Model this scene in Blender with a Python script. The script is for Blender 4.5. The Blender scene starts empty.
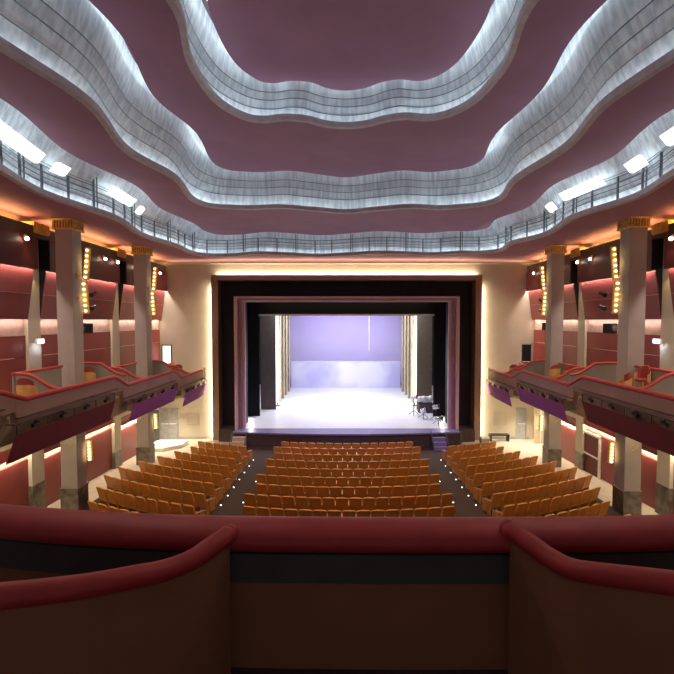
import bpy, bmesh, math, random
from mathutils import Vector, Matrix
random.seed(7)
C = bpy.context.scene.collection
SC = bpy.context.scene
PI = math.pi

# ------------------------------------------------------------------ camera
cd = bpy.data.cameras.new('camera'); cam = bpy.data.objects.new('camera', cd); C.objects.link(cam)
cam.location = (-0.18, 0, 7.95)
cam.rotation_euler = (math.radians(90 - 2.3), 0, 0)
cd.sensor_width = 36; cd.lens = 449 * 36 / 674
cd.shift_x = -7 / 674; cd.shift_y = 2 / 674
cd.clip_start = 0.05; cd.clip_end = 300
SC.camera = cam
# ------------------------------------------------------------------ world, exposure
w = bpy.data.worlds.new('world'); SC.world = w; w.use_nodes = True
w.node_tree.nodes['Background'].inputs[0].default_value = (0.62, 0.52, 0.62, 1)
w.node_tree.nodes['Background'].inputs[1].default_value = 0.28
vs = SC.view_settings
vs.view_transform = 'Standard'; vs.look = 'None'; vs.gamma = 1; vs.use_curve_mapping = False
vs.exposure = 0.0

def aim(o, d):
    o.rotation_euler = Vector(d).to_track_quat('-Z', 'Y').to_euler()
def area(name, loc, d, sx, sy, e, col, up='Y'):
    """rectangular lamp: sx along its local X, sy along local Y, shining along d"""
    l = bpy.data.lights.new(name, 'AREA'); l.shape = 'RECTANGLE'; l.size = sx; l.size_y = sy
    l.energy = e; l.color = col
    o = bpy.data.objects.new(name, l); C.objects.link(o); o.location = loc
    z = -Vector(d).normalized(); y = Vector({'X': (1, 0, 0), 'Y': (0, 1, 0), 'Z': (0, 0, 1)}[up])
    y = (y - z * y.dot(z)).normalized(); x = y.cross(z)
    o.rotation_euler = Matrix((x, y, z)).transposed().to_euler(); return o
def spot(name, loc, tgt, e, col, ang=60, blend=.8, r=.05):
    l = bpy.data.lights.new(name, 'SPOT'); l.energy = e; l.color = col
    l.spot_size = math.radians(ang); l.spot_blend = blend; l.shadow_soft_size = r
    o = bpy.data.objects.new(name, l); C.objects.link(o); o.location = loc
    aim(o, Vector(tgt) - Vector(loc)); return o
WARM = (1, .72, .42); AMBER = (1, .52, .16); PINKW = (1, .74, .62); WHITE = (1, .97, .92)
LAV = (.45, .36, 1.0)

# stage lighting rigs hidden above the stage borders
for yy, e in ((34.6, 800), (38, 900), (42, 620)):
    area('stage_light', (0, yy, 9.6), (0, .05, -1), 10, .8, e, (.93, .93, 1))
area('cyclorama_light', (0, 46.2, 9.3), (0, .75, -1), 11, .5, 150, (.50, .38, 1.0))
area('cyclorama_floor_light', (0, 46.0, 9.3), (0, .25, -1), 9, .4, 60, (.75, .78, 1))
for s in (-1, 1):
    spot('stage_front_light', (s * 5, 12.5, 13.6), (s * 3, 29.5, .9), 3200, (.34, .22, 1), 34)
    # side lamps inside the wings: lit reveals of the portals
    area('portal_light', (s * 6.95, 32.45, 4.9), (s * .55, -1, 0), .12, 7.8, 95, WHITE, 'Z')
    area('wing_light', (s * 6.3, 37.3, 4.6), (-s * .6, .8, 0), .3, 6.5, 160, (1, .93, .8), 'Z')
# hall fill: spots added under the ceiling clouds, no fixtures there
for x, y in ((-7.6, 14.5), (-7.6, 19.5), (7.6, 14.5), (7.6, 19.5)):
    spot('hall_fill_light', (x, y, 13.1), (x * 1.02, y + 1.0, 0), 560, (1, .70, .40), 95)
for x, y in ((-2.5, 18.0), (2.5, 18.0), (-2.5, 13.5), (2.5, 13.5)):
    spot('hall_fill_light', (x, y, 14.8), (x * .8, y + 2.5, 0), 760, (1, .70, .40), 72)
for x in (-5.2, 5.2):
    spot('hall_fill_light', (x, 10, 14.8), (x * .35, 20.5, 1), 900, (1, .70, .40), 62)  # added from the camera side to brighten the seat backs
    spot('hall_fill_light', (x, 9, 14.8), (x * .4, 3.1, 6.6), 420, (1, .70, .55), 50)  # added to brighten the foreground padded rail
for s in (-1, 1):
    spot('balcony_wash', (s * 3.5, 9.5, 13.0), (s * 9.6, 16.5, 5), 650, (1, .70, .52), 60)
    spot('balcony_wash', (s * 3.5, 15.5, 14.5), (s * 9.6, 24.5, 5), 650, (1, .72, .58), 55)
    spot('violet_wash', (s * 2.0, 22.5, 14.6), (s * 9.4, 23.5, 4.1), 750, (.33, .12, 1), 24)
    # warm strips laid on the wall cornice, shining up at the ceiling
    area('cornice_light', (s * 12.25, 18.7, 11.52), (-s * .35, 0, 1), .10, 21.5, 340, (1, .50, .16), 'Y')
    # lamps behind the proscenium frame: the halo on the front wall
    area('halo_light', (s * 8.87, 29.87, 5.2), (s, .15, 0), .10, 10.2, 220, (1, .80, .56), 'Z')
    # lamps in the ceiling over the front corners
    spot('corner_wash', (s * 10.2, 25.8, 11.6), (s * 11.2, 30, 4.6), 260, (1, .78, .52), 80)
area('halo_light', (0, 29.87, 10.93), (0, .15, 1), 17.2, .10, 330, (1, .80, .56))
area('batten_fill_light', (0, 32.3, 9.45), (0, .55, -1), 12, .1, 22, (1, .85, .65))  # unseen strip added to brighten the pale batten
area('cornice_light', (0, 29.9, 11.79), (0, -.5, 1), 24, .06, 60, (1, .74, .42))

# ------------------------------------------------------------------ materials
MATS = {}
def mat(name, col, rough=.6, metal=0, col2=None, scale=4, kind='noise', bump=0, emit=0, spec=.5, stretch=(1, 1, 1), alpha=1, detail=4, trans=0, ecol=None):
    m = bpy.data.materials.new(name); m.use_nodes = True; nt = m.node_tree
    b = nt.nodes['Principled BSDF']
    b.inputs['Base Color'].default_value = (*col, 1)
    b.inputs['Roughness'].default_value = rough; b.inputs['Metallic'].default_value = metal
    b.inputs['Specular IOR Level'].default_value = spec
    if trans: b.inputs['Transmission Weight'].default_value = trans
    if alpha < 1: b.inputs['Alpha'].default_value = alpha
    tc = nt.nodes.new('ShaderNodeTexCoord'); mp = nt.nodes.new('ShaderNodeMapping')
    nt.links.new(tc.outputs['Object'], mp.inputs[0]); mp.inputs['Scale'].default_value = stretch
    if kind == 'wave':
        t = nt.nodes.new('ShaderNodeTexWave'); t.inputs['Scale'].default_value = scale
        t.inputs['Distortion'].default_value = 6; t.inputs['Detail'].default_value = 4
    else:
        t = nt.nodes.new('ShaderNodeTexNoise'); t.inputs['Scale'].default_value = scale
        t.inputs['Detail'].default_value = detail
    nt.links.new(mp.outputs[0], t.inputs['Vector'])
    c2 = col2 or tuple(c * .82 for c in col)
    r = nt.nodes.new('ShaderNodeValToRGB')
    r.color_ramp.elements[0].color = (*c2, 1); r.color_ramp.elements[1].color = (*col, 1)
    r.color_ramp.elements[0].position = .35; r.color_ramp.elements[1].position = .62
    f = t.outputs['Fac'] if 'Fac' in t.outputs else t.outputs[1]
    nt.links.new(f, r.inputs[0]); nt.links.new(r.outputs[0], b.inputs['Base Color'])
    if bump:
        bp = nt.nodes.new('ShaderNodeBump'); bp.inputs['Strength'].default_value = bump
        bp.inputs['Distance'].default_value = .02
        nt.links.new(f, bp.inputs['Height']); nt.links.new(bp.outputs[0], b.inputs['Normal'])
    if emit:
        b.inputs['Emission Color'].default_value = (*(ecol or col), 1)
        b.inputs['Emission Strength'].default_value = emit
    MATS[name] = m; return m
M_cream = mat('cream_plaster', (.52, .465, .36), .75, col2=(.48, .43, .335), scale=1.2)
M_pil = mat('pillar_plaster', (.38, .335, .30), .55, col2=(.34, .30, .27), scale=1.5)
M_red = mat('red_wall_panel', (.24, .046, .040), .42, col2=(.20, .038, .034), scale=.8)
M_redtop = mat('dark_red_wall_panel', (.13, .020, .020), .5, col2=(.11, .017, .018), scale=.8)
M_cornice = mat('brown_cornice', (.10, .065, .04), .6)
M_black = mat('black_void_cloth', (.006, .006, .008), .9)
M_seam = mat('pale_joint_strip', (.62, .42, .36), .5)
M_band = mat('pink_cove_plaster', (.62, .46, .40), .7)
M_ceil = mat('mauve_ceiling_paint', (.34, .155, .235), .7, col2=(.30, .135, .205), scale=.7)
M_lip = mat('ceiling_edge_paint', (.52, .44, .46), .5)
M_silver = mat('silver_cove_cloth', (.78, .84, .86), .40, metal=.25, col2=(.50, .57, .61), scale=2.2, stretch=(3, 3, .12), detail=8, bump=.15)
M_steel = mat('grey_steel', (.16, .18, .20), .4, metal=.7)
M_rib = mat('rib_steel', (.22, .26, .28), .4, metal=.5)
M_tube = mat('fluorescent_tube', (.85, .95, 1), .4, emit=9, ecol=(.80, .93, 1))
M_box = mat('white_lamp_face', (.9, .97, 1), .4, emit=2.2, ecol=(.86, .95, 1))
M_carpet = mat('brown_carpet', (.060, .036, .026), .95, col2=(.045, .028, .02), scale=30, bump=.2)
M_stone = mat('beige_stone_floor', (.60, .53, .42), .5, col2=(.52, .46, .37), scale=2)
M_marble = mat('dark_marble', (.20, .17, .13), .28, col2=(.08, .07, .055), scale=3.5, detail=8)
M_gold = mat('gilded_plaster', (.85, .58, .18), .42, metal=.2, col2=(.62, .40, .10), scale=7)
M_golddark = mat('dark_gold_recess', (.42, .24, .06), .5, metal=.1)
M_bulb = mat('warm_bulb_glass', (1, .85, .5), .3, emit=5, ecol=(1, .76, .38))
M_pad = mat('red_padded_velvet', (.44, .036, .030), .55, col2=(.38, .03, .026), scale=6, bump=.1)
M_parapet = mat('rose_brown_parapet', (.38, .22, .165), .6, col2=(.34, .195, .145), scale=1.3)
M_screen = mat('grey_green_screen', (.27, .26, .22), .7, col2=(.24, .23, .2), scale=2)
M_soffit = mat('ochre_soffit', (.55, .44, .28), .6)
M_ban1 = mat('maroon_banner_cloth', (.17, .014, .022), .75, col2=(.15, .012, .02), scale=3)
M_ban2 = mat('violet_lit_banner_cloth', (.30, .045, .34), .7, col2=(.26, .04, .30), scale=3)  # dark red cloth with the violet light mixed into its colour
M_blk = mat('black_metal', (.012, .012, .013), .4, metal=.2)
M_orange = mat('orange_leather', (.70, .30, .055), .42, col2=(.62, .255, .046), scale=9, bump=.08)
M_wood = mat('amber_wood', (.62, .30, .10), .38, col2=(.50, .22, .065), scale=4, stretch=(1, 1, 6))
M_cush = mat('rust_cushion', (.30, .07, .03), .8)
M_chairw = mat('honey_wood', (.70, .42, .14), .4, col2=(.60, .34, .10), scale=3)
M_chairr = mat('red_chair_cloth', (.34, .05, .045), .7)
M_bronze = mat('bronze_frame', (.34, .22, .15), .42, metal=.25, col2=(.30, .19, .13), scale=1)
M_dkbrown = mat('black_brown_portal', (.010, .006, .007), .7)
M_mauve = mat('mauve_frame', (.68, .46, .45), .5, col2=(.62, .42, .41), scale=1)
M_mauve2 = mat('shaded_mauve_frame', (.36, .20, .21), .5)  # middle step: groove shade put into a darker mauve
M_blackcl = mat('black_stage_curtain', (.004, .004, .005), .9)
M_brcl = mat('taupe_stage_curtain', (.11, .085, .08), .85, col2=(.09, .07, .065), scale=2)
M_wingr = mat('olive_brown_wing', (.20, .165, .115), .8)
M_gauze = mat('beige_stage_curtain', (.58, .50, .38), .8, col2=(.45, .38, .28), scale=2)
M_cyc = mat('lavender_cyclorama', (.66, .60, .88), .8, col2=(.62, .56, .86), scale=.25)
M_cyc2 = mat('pale_blue_backdrop', (.74, .74, .96), .6, col2=(.52, .52, .86), scale=.35, detail=2)
M_stage = mat('pale_stage_floor', (.80, .80, .84), .35, col2=(.76, .76, .8), scale=1)
M_stagef = mat('violet_lit_stage_edge', (.22, .19, .36), .35)  # violet of the stage lighting put into the base colour
M_brown = mat('dark_brown_stage_front', (.075, .045, .032), .7)
M_batten = mat('pale_batten', (.70, .60, .48), .5)
M_door = mat('grey_door_paint', (.36, .36, .35), .5)
M_white = mat('white_paint', (.80, .78, .74), .5)
M_lit = mat('lit_doorway', (.9, .88, .82), .8, emit=1.0, ecol=(1, .95, .84))
M_led = mat('white_led', (.9, .92, 1), .3, emit=5, ecol=(.85, .88, 1))
M_lamp = mat('spotlight_glass', (1, .92, .78), .3, emit=16, ecol=(1, .84, .60))
M_chrome = mat('chrome', (.75, .75, .75), .2, metal=1)
M_exit = mat('lit_sign_face', (.85, .9, 1), .4, emit=2.5, ecol=(.85, .9, 1))
M_inner = mat('brown_parapet_lining', (.30, .125, .05), .8, col2=(.27, .11, .045), scale=1.5)
M_greenp = mat('dark_grey_green_panel', (.075, .075, .062), .7)

# ------------------------------------------------------------------ mesh helpers
class MB:
    def __init__(s): s.v = []; s.f = []; s.smooth = False
    def add(s, vs, fs):
        o = len(s.v); s.v += [tuple(v) for v in vs]; s.f += [tuple(i + o for i in f) for f in fs]; return s
    def box(s, x0, y0, z0, x1, y1, z1):
        return s.add([(x0, y0, z0), (x1, y0, z0), (x1, y1, z0), (x0, y1, z0), (x0, y0, z1), (x1, y0, z1), (x1, y1, z1), (x0, y1, z1)],
                     [(0, 3, 2, 1), (4, 5, 6, 7), (0, 1, 5, 4), (1, 2, 6, 5), (2, 3, 7, 6), (3, 0, 4, 7)])
    def hexa(s, p):   # 8 points, bottom 4 then top 4
        return s.add(p, [(0, 3, 2, 1), (4, 5, 6, 7), (0, 1, 5, 4), (1, 2, 6, 5), (2, 3, 7, 6), (3, 0, 4, 7)])
    def prism(s, poly, fn, t0, t1):
        n = len(poly)
        vs = [fn(a, b, t0) for a, b in poly] + [fn(a, b, t1) for a, b in poly]
        return s.add(vs, [tuple(range(n))[::-1], tuple(range(n, 2 * n))] + [(i, (i + 1) % n, n + (i + 1) % n, n + i) for i in range(n)])
    def tube(s, path, r, seg=8, ry=None, closed=False, caps=True, up=(0, 0, 1)):
        path = [Vector(p) for p in path]; n = len(path); ry = ry or r
        vs = []; upv = Vector(up)
        for i, p in enumerate(path):
            if closed: d = path[(i + 1) % n] - path[i - 1]
            else: d = path[min(i + 1, n - 1)] - path[max(i - 1, 0)]
            d.normalize()
            a = d.cross(upv)
            if a.length < 1e-4: a = d.cross(Vector((1, 0, 0)))
            a.normalize(); b = a.cross(d)
            for k in range(seg):
                t = 2 * PI * (k + .5) / seg
                vs.append(p + a * (r * math.cos(t)) + b * (ry * math.sin(t)))
        fs = []
        for i in range(n if closed else n - 1):
            j = (i + 1) % n
            for k in range(seg):
                fs.append((i * seg + k, i * seg + (k + 1) % seg, j * seg + (k + 1) % seg, j * seg + k))
        if not closed and caps:
            fs.append(tuple(range(seg))[::-1]); fs.append(tuple((n - 1) * seg + k for k in range(seg)))
        return s.add(vs, fs)
    def cyl(s, a, b, r, seg=12): return s.tube([a, b], r, seg)
    def lathe(s, prof, c=(0, 0, 0), seg=16):
        vs = []; n = len(prof)
        for r, z in prof:
            for k in range(seg):
                t = 2 * PI * k / seg; vs.append((c[0] + r * math.cos(t), c[1] + r * math.sin(t), c[2] + z))
        fs = [(i * seg + k, i * seg + (k + 1) % seg, (i + 1) * seg + (k + 1) % seg, (i + 1) * seg + k) for i in range(n - 1) for k in range(seg)]
        fs += [tuple(range(seg))[::-1], tuple((n - 1) * seg + k for k in range(seg))]
        return s.add(vs, fs)
    def ball(s, c, r, seg=10, rings=6, sz=1):
        return s.lathe([(max(r * math.sin(PI * i / rings), .0005), -r * sz * math.cos(PI * i / rings)) for i in range(rings + 1)], c, seg)
    def xf(s, m):
        s.v = [tuple(m @ Vector(v)) for v in s.v]; return s
def obj(name, mb, m, parent=None, loc=None, smooth=False, bevel=0):
    me = bpy.data.meshes.new(name)
    bm = bmesh.new()
    bv = [bm.verts.new(v) for v in mb.v]
    for f in mb.f:
        try: bm.faces.new([bv[i] for i in f])
        except ValueError: pass
    bmesh.ops.recalc_face_normals(bm, faces=bm.faces)
    bm.to_mesh(me); bm.free()
    me.materials.append(m)
    if smooth:
        for p in me.polygons: p.use_smooth = True
    o = bpy.data.objects.new(name, me); C.objects.link(o)
    if parent: o.parent = parent
    if loc: o.location = loc
    if bevel:
        b = o.modifiers.new('bevel', 'BEVEL'); b.width = bevel; b.segments = 2; b.limit_method = 'ANGLE'
    return o
def tag(o, label, cat, group=None, kind=None):
    if label: o['label'] = label
    if cat: o['category'] = cat
    if group: o['group'] = group
    if kind: o['kind'] = kind
    return o
def thing(name, label, cat, loc=(0, 0, 0), rz=0, group=None):
    o = bpy.data.objects.new(name, None); C.objects.link(o); o.empty_display_size = .2
    o.location = loc; o.rotation_euler = (0, 0, rz)
    return tag(o, label, cat, group)
def struct(name, mb, m, label=None, parent=None, **k):
    o = obj(name, mb, m, parent, **k)
    if not parent: o['kind'] = 'structure'
    if label: o['label'] = label
    return o
def dup(root, loc, rz=0, label=None, skip=()):
    r = root.copy(); C.objects.link(r); r.location = loc; r.rotation_euler = (0, 0, rz)
    if label: r['label'] = label
    for ch in list(root.children):
        if ch.name.split('.')[0] in skip: continue
        c = ch.copy(); C.objects.link(c); c.parent = r
        for g in ch.children:
            d = g.copy(); C.objects.link(d); d.parent = c
    return r
ORD = ['front', 'second', 'third', 'fourth', 'fifth', 'sixth', 'seventh', 'eighth', 'ninth', 'tenth', 'eleventh', 'twelfth', 'thirteenth', 'fourteenth', 'fifteenth', 'sixteenth']
NTH = ['first'] + ORD[1:]
def spline(p, n=8):
    out = []
    P = [Vector(q) for q in p]
    for i in range(len(P) - 1):
        a = P[max(i - 1, 0)]; b = P[i]; c = P[i + 1]; d = P[min(i + 2, len(P) - 1)]
        for k in range(n):
            t = k / n
            out.append(.5 * ((2 * b) + (c - a) * t + (2 * a - 5 * b + 4 * c - d) * t * t + (3 * b - a - 3 * c + d) * t ** 3))
    out.append(P[-1]); return out
def splinec(p, n=8):
    P = [Vector(q) for q in p]; m = len(P); out = []
    for i in range(m):
        a, b, c, d = P[i - 1], P[i], P[(i + 1) % m], P[(i + 2) % m]
        for k in range(n):
            t = k / n
            out.append(.5 * ((2 * b) + (c - a) * t + (2 * a - 5 * b + 4 * c - d) * t * t + (3 * b - a - 3 * c + d) * t ** 3))
    return out
SIDE = {-1: 'left', 1: 'right'}
def fz(y): return max(0, .031 * (26.6 - y))

# ------------------------------------------------------------------ floor, walls
st = MB().add([(-12.6, -2, fz(-2)), (12.6, -2, fz(-2)), (12.6, 26.6, 0), (-12.6, 26.6, 0), (12.6, 30, 0), (-12.6, 30, 0),
               (-12.6, -2, -.3), (12.6, -2, -.3), (12.6, 30, -.3), (-12.6, 30, -.3)],
              [(0, 1, 2, 3), (3, 2, 4, 5), (6, 7, 1, 0), (7, 8, 4, 2, 1), (8, 9, 5, 4), (9, 6, 0, 3, 5), (6, 9, 8, 7)])
floor = struct('floor', st, M_stone, 'beige stone floor of the hall')
cp = [(-8.4, 28.2), (-8.4, 25.4), (-9.0, 23.7), (-10.9, 20.6), (-10.9, 6), (10.9, 6), (10.9, 20.6), (9.0, 23.7), (8.4, 25.4), (8.4, 28.2)]
# carpet split at y=26.6 so it follows the rake
cbm = MB()
cbm.add([(x, y, fz(y) + .012) for x, y in [(-8.4, 26.6), (-8.4, 25.4), (-9, 23.7), (-10.9, 20.6), (-10.9, 6), (10.9, 6), (10.9, 20.6), (9, 23.7), (8.4, 25.4), (8.4, 26.6)]], [tuple(range(10))])
cbm.add([(-8.4, 26.6, .012), (8.4, 26.6, .012), (8.4, 28.6, .012), (-8.4, 28.6, .012)], [(0, 1, 2, 3)])
struct('floor.001', cbm, M_carpet, 'brown carpet under the seats and in the two aisles')

BAY = [(6.0, 11.0), (11.0, 17.3), (17.3, 23.6), (23.6, 29.9)]     # a pilaster stands at the start of each of the later three
for s in (-1, 1):
    def X(a, b): return (min(s * a, s * b), max(s * a, s * b))
    wl = MB(); x0, x1 = X(12.6, 12.9)
    # side wall with a doorway near the front corner
    wl.box(x0, -2, -.3, x1, 26.6, 12.3); wl.box(x0, 26.6, 2.25, x1, 28.9, 12.3); wl.box(x0, 28.9, -.3, x1, 30, 12.3)
    wl.box(x0, 26.6, -.3, x1, 28.9, .03)
    wall = struct('wall_' + SIDE[s], wl, M_cream, 'cream plaster side wall behind the red panels')
    for bi, (ya, yb) in enumerate(BAY):
        if s > 0: ya -= .25; yb -= .25 if bi < 3 else 0
        pil = bi > 0
        y_p = ya + .72 if pil else ya         # after pilaster
        y_g = y_p      # after the black gap
        if pil:
            m = MB(); m.box(*[q for q in (X(12.35, 12.6)[0], ya, 4.2)], X(12.35, 12.6)[1], y_p, 11.43)
            obj('pilaster', m, M_cream, wall)
            m = MB(); m.box(X(11.97, 12.6)[0], ya - .06, 11.32, X(11.97, 12.6)[1], y_p + .06, 11.74)
            for k in range(6):
                yy = ya + .07 + k * .135
                m.box(X(11.93, 11.99)[0], yy - .02, 11.36, X(11.93, 11.99)[1], yy + .05, 11.70)
            obj('pilaster_capital', m, M_gold, wall)
            spot('pilaster_fill_light', (s * 12.0, ya + .33, 9.9), (s * 12.32, ya + .36, 8.6), 22, (1, .72, .30), 75)  # amber spot added to make the pilaster glow, no fixture there
            m = MB(); m.box(X(11.92, 12.6)[0], y_p - .02, 9.95, X(11.92, 12.6)[1], y_p, 11.15)
            m.hexa([(s * 12.36, y_p - .02, 8.02), (s * 12.36, y_p, 8.02), (s * 12.6, y_p, 8.02), (s * 12.6, y_p - .02, 8.02),
                    (s * 12.08, y_p - .02, 9.95), (s * 12.08, y_p, 9.95), (s * 12.6, y_p, 9.95), (s * 12.6, y_p - .02, 9.95)])
            obj('dark_cheek', m, M_black, wall)
        # top tier
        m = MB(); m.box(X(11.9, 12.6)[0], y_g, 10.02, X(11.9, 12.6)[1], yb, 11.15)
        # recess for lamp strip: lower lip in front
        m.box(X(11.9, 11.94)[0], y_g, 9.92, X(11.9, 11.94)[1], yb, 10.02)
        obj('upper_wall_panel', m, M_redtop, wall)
        # leaning middle tier: its top stands out farther than its foot
        m = MB()
        m.hexa([(s * 12.34, y_g, 8.02), (s * 12.34, yb, 8.02), (s * 12.44, yb, 8.02), (s * 12.44, y_g, 8.02),
                (s * 12.06, y_g, 9.90), (s * 12.06, yb, 9.90), (s * 12.16, yb, 9.90), (s * 12.16, y_g, 9.90)])
        mp = obj('leaning_wall_panel', m, M_red, wall)
        m = MB(); m.hexa([(s * 12.19, y_g, 8.985), (s * 12.19, yb, 8.985), (s * 12.22, yb, 8.985), (s * 12.22, y_g, 8.985),
                          (s * 12.187, y_g, 9.0), (s * 12.187, yb, 9.0), (s * 12.22, yb, 9.0), (s * 12.22, y_g, 9.0)])
        obj('panel_joint', m, M_seam, mp)
        area('panel_light', (s * 11.99, (y_g + yb) / 2, 10.0), (s * .22, 0, -1), .04, yb - y_g - .1, 120, (1, .82, .74), 'Y')
        # lamp strip under the leaning panel, lighting the pale band
        m = MB(); m.box(X(12.52, 12.6)[0], y_p, 7.42, X(12.52, 12.6)[1], yb, 8.1); obj('pale_cove_band', m, M_band, wall)
        area('panel_light', (s * 12.36, (y_p + yb) / 2, 8.0), (s * .35, 0, -1), .04, yb - y_p - .1, 24, PINKW, 'Y')
        m = MB()
        m.box(X(12.46, 12.6)[0], y_p, 6.57, X(12.46, 12.6)[1], yb, 7.38); m.box(X(12.46, 12.6)[0], y_p, 4.3, X(12.46, 12.6)[1], yb, 6.54)
        lp = obj('lower_wall_panel', m, M_red, wall)
        m = MB(); m.box(X(12.45, 12.55)[0], y_p, 7.38, X(12.45, 12.55)[1], yb, 7.42); m.box(X(12.452, 12.5)[0], y_p + .3, 6.54, X(12.452, 12.5)[1], yb - .6, 6.57)
        obj('panel_joint', m, M_seam, lp)
        # under the balcony
        cz = [3.1, 2.85, 2.55, 2.2][bi]
        if pil:
            m = MB(); m.box(X(12.35, 12.6)[0], ya, 1.5 if bi < 3 else .95, X(12.35, 12.6)[1], y_p, 4.2); obj('pilaster', m, M_cream, wall)
            m = MB(); m.box(X(12.33, 12.6)[0], ya - .02, fz(ya) - .2, X(12.33, 12.6)[1], y_p + .02, 1.5 if bi < 3 else .95); obj('pilaster_base', m, M_marble, wall)
        ye = yb if bi < 3 else 26.5
        m = MB(); m.box(X(12.5, 12.6)[0], y_p, fz(ya) - .1, X(12.5, 12.6)[1], ye, cz - .28)
        obj('lower_hall_panel', m, M_red, wall)
        m = MB(); m.box(X(12.44, 12.6)[0], y_p, cz + .06, X(12.44, 12.6)[1], ye, cz + .36); m.box(X(12.30, 12.6)[0], y_p, cz + .03, X(12.30, 12.6)[1], ye, cz + .06)
        obj('fascia_strip', m, M_red, wall)
        area('under_balcony_light', (s * 12.40, (y_p + ye) / 2, cz + .01), (s * .25, 0, -1), .05, ye - y_p - .1, 60, (1, .80, .58), 'Y')
    # brown cornice band and ledge for the warm strips
    m = MB(); m.box(X(12.0, 12.6)[0], -2, 11.15, X(12.0, 12.6)[1], 29.98, 11.42); m.box(X(12.0, 12.06)[0], -2, 11.42, X(12.0, 12.06)[1], 29.98, 11.58)
    obj('cornice', m, M_cornice, wall)
    # bright corridor behind the side doorway
    m = MB(); m.box(X(14.6, 14.7)[0], 26.2, -.1, X(14.6, 14.7)[1], 29.3, 2.5); m.box(X(12.9, 14.7)[0], 26.1, -.1, X(12.9, 14.7)[1], 26.2, 2.5)
    m.box(X(12.9, 14.7)[0], 29.2, -.1, X(12.9, 14.7)[1], 29.3, 2.5); m.box(X(12.9, 14.7)[0], 26.1, 2.4, X(12.9, 14.7)[1], 29.3, 2.5); m.box(X(12.9, 14.7)[0], 26.1, -.1, X(12.9, 14.7)[1], 29.3, 0)
    struct('wall_corridor_' + SIDE[s], m, M_cream, 'bright cream corridor beyond the side doorway')
    area('corridor_light', (s * 13.7, 27.7, 2.36), (0, 0, -1), 1.2, 1.2, 70, (1, .9, .74))
    # under balcony downlight near the front corner
    spot('corner_downlight', (s * 11.3, 28.4, 2.55), (s * 11.4, 28.3, 0), 420, (1, .90, .72), 120)

# front wall with the proscenium opening
m = MB()
m.box(-12.9, 30, -.3, -8.7, 30.4, 12.3); m.box(8.7, 30, -.3, 12.9, 30.4, 12.3); m.box(-8.7, 30, 10.8, 8.7, 30.4, 12.3)
wf = struct('wall_front', m, M_cream, 'cream front wall around the stage opening')
m = MB(); m.box(-12.58, 29.78, 11.74, 12.58, 30, 11.77); m.box(-12.58, 29.78, 11.77, 12.58, 29.80, 11.80)
obj('cornice', m, M_cream, wf)
for s in (-1, 1):
    m = MB(); m.box(min(s * 8.9, s * 12.3), 29.96, 0, max(s * 8.9, s * 12.3), 30, .16)
    struct('baseboard_' + SIDE[s], m, M_door)
    m = MB()
    for a, b in (((9.0, 9.66), 1), ):
        for z in (.95, 1.75): m.box(min(s * 9.9, s * 10.7), 29.975, z, max(s * 9.9, s * 10.7), 30, z + .02)
        for x in (9.9, 10.68): m.box(min(s * x, s * (x + .02)), 29.975, .95, max(s * x, s * (x + .02)), 30, 1.77)
    obj('access_hatch', m, M_pil, wf)

# proscenium: bronze frame, dark surround, stepped mauve frame
def frame(xo, zo, xi, zi, y0, y1, zb):
    m = MB(); m.box(-xo, y0, zb, -xi, y1, zi); m.box(xi, y0, zb, xo, y1, zi); m.box(-xo, y0, zi, xo, y1, zo); return m
pro = thing('proscenium', 'bronze and mauve stepped frame around the stage opening, glowing at its edge', 'stage frame', (0, 30, 0))
def P(name, mb, m, **k):
    mb.xf(Matrix.Translation((0, -30, 0))); return obj(name, mb, m, pro, **k)
m = frame(8.92, 10.98, 8.5, 10.62, 29.66, 29.80, 0); P('outer_frame', m, M_bronze)
m = frame(8.7, 10.8, 8.5, 10.62, 29.80, 31.1, 0); P('frame_reveal', m, M_bronze)
m = frame(8.7, 10.8, 6.9, 9.42, 30.6, 31.2, 0); P('dark_surround', m, M_dkbrown)
for k, (a, z, b, z2, y) in enumerate(((7.27, 9.53, 7.07, 9.42, 28.9), (7.07, 9.42, 6.86, 9.30, 29.12), (6.86, 9.30, 6.66, 9.19, 29.34))):
    m = frame(a, z, b, z2, y, 29.55, .9); P('frame_step', m, M_mauve2 if k == 1 else M_mauve, bevel=.02)
m = frame(7.27, 9.53, 7.17, 9.47, 29.5, 30.65, .9); P('frame_return', m, M_dkbrown)

# ------------------------------------------------------------------ ceiling with three wavy lit coves
R1 = [(-9.7, 14.4), (-9.14, 17.9), (-9.65, 21.4), (-9.15, 24.5), (-9.18, 26.6), (-8.6, 27.8), (-7.0, 27.75), (-5.2, 27.0), (-3.4, 27.5), (-1.7, 28.0), (.2, 27.4), (2, 26.75),
      (3.8, 27.1), (5.2, 27.4), (6.7, 26.75), (8.0, 26.75), (8.75, 25.8), (8.5, 23.6), (9.2, 21.1), (8.75, 17.7), (9.3, 14.8), (8.8, 11.8), (9.3, 7.8), (8.8, 4.5), (9.3, 1),
      (8.8, -2.6), (8.6, -5.2), (6.5, -5.6), (3, -5.0), (0, -5.8), (-3, -5.0), (-6.5, -5.6), (-8.8, -5.2), (-9.1, -2.6), (-9.6, 1), (-9.1, 4.4), (-9.6, 7.8), (-9.15, 11.1)]
R2 = [(-6.93, 14.3), (-6.45, 17.0), (-6.78, 19.8), (-6.45, 21.0), (-5.5, 21.35), (-4.5, 21.45), (-3.1, 21.25), (-1.6, 21.75), (-.1, 22.2), (1.5, 21.65), (2.9, 21.2), (4.3, 21.45),
      (5.3, 21.2), (6.15, 20.8), (6.6, 19.7), (6.25, 17.2), (6.6, 14.0), (6.2, 11.2), (6.6, 8), (6.3, 5), (6.2, 2), (5, .6), (2.5, 1.1), (0, .2), (-2.5, 1.1), (-5, .6), (-6.4, 2), (-6.5, 5), (-6.9, 8), (-6.4, 11.2)]
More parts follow.
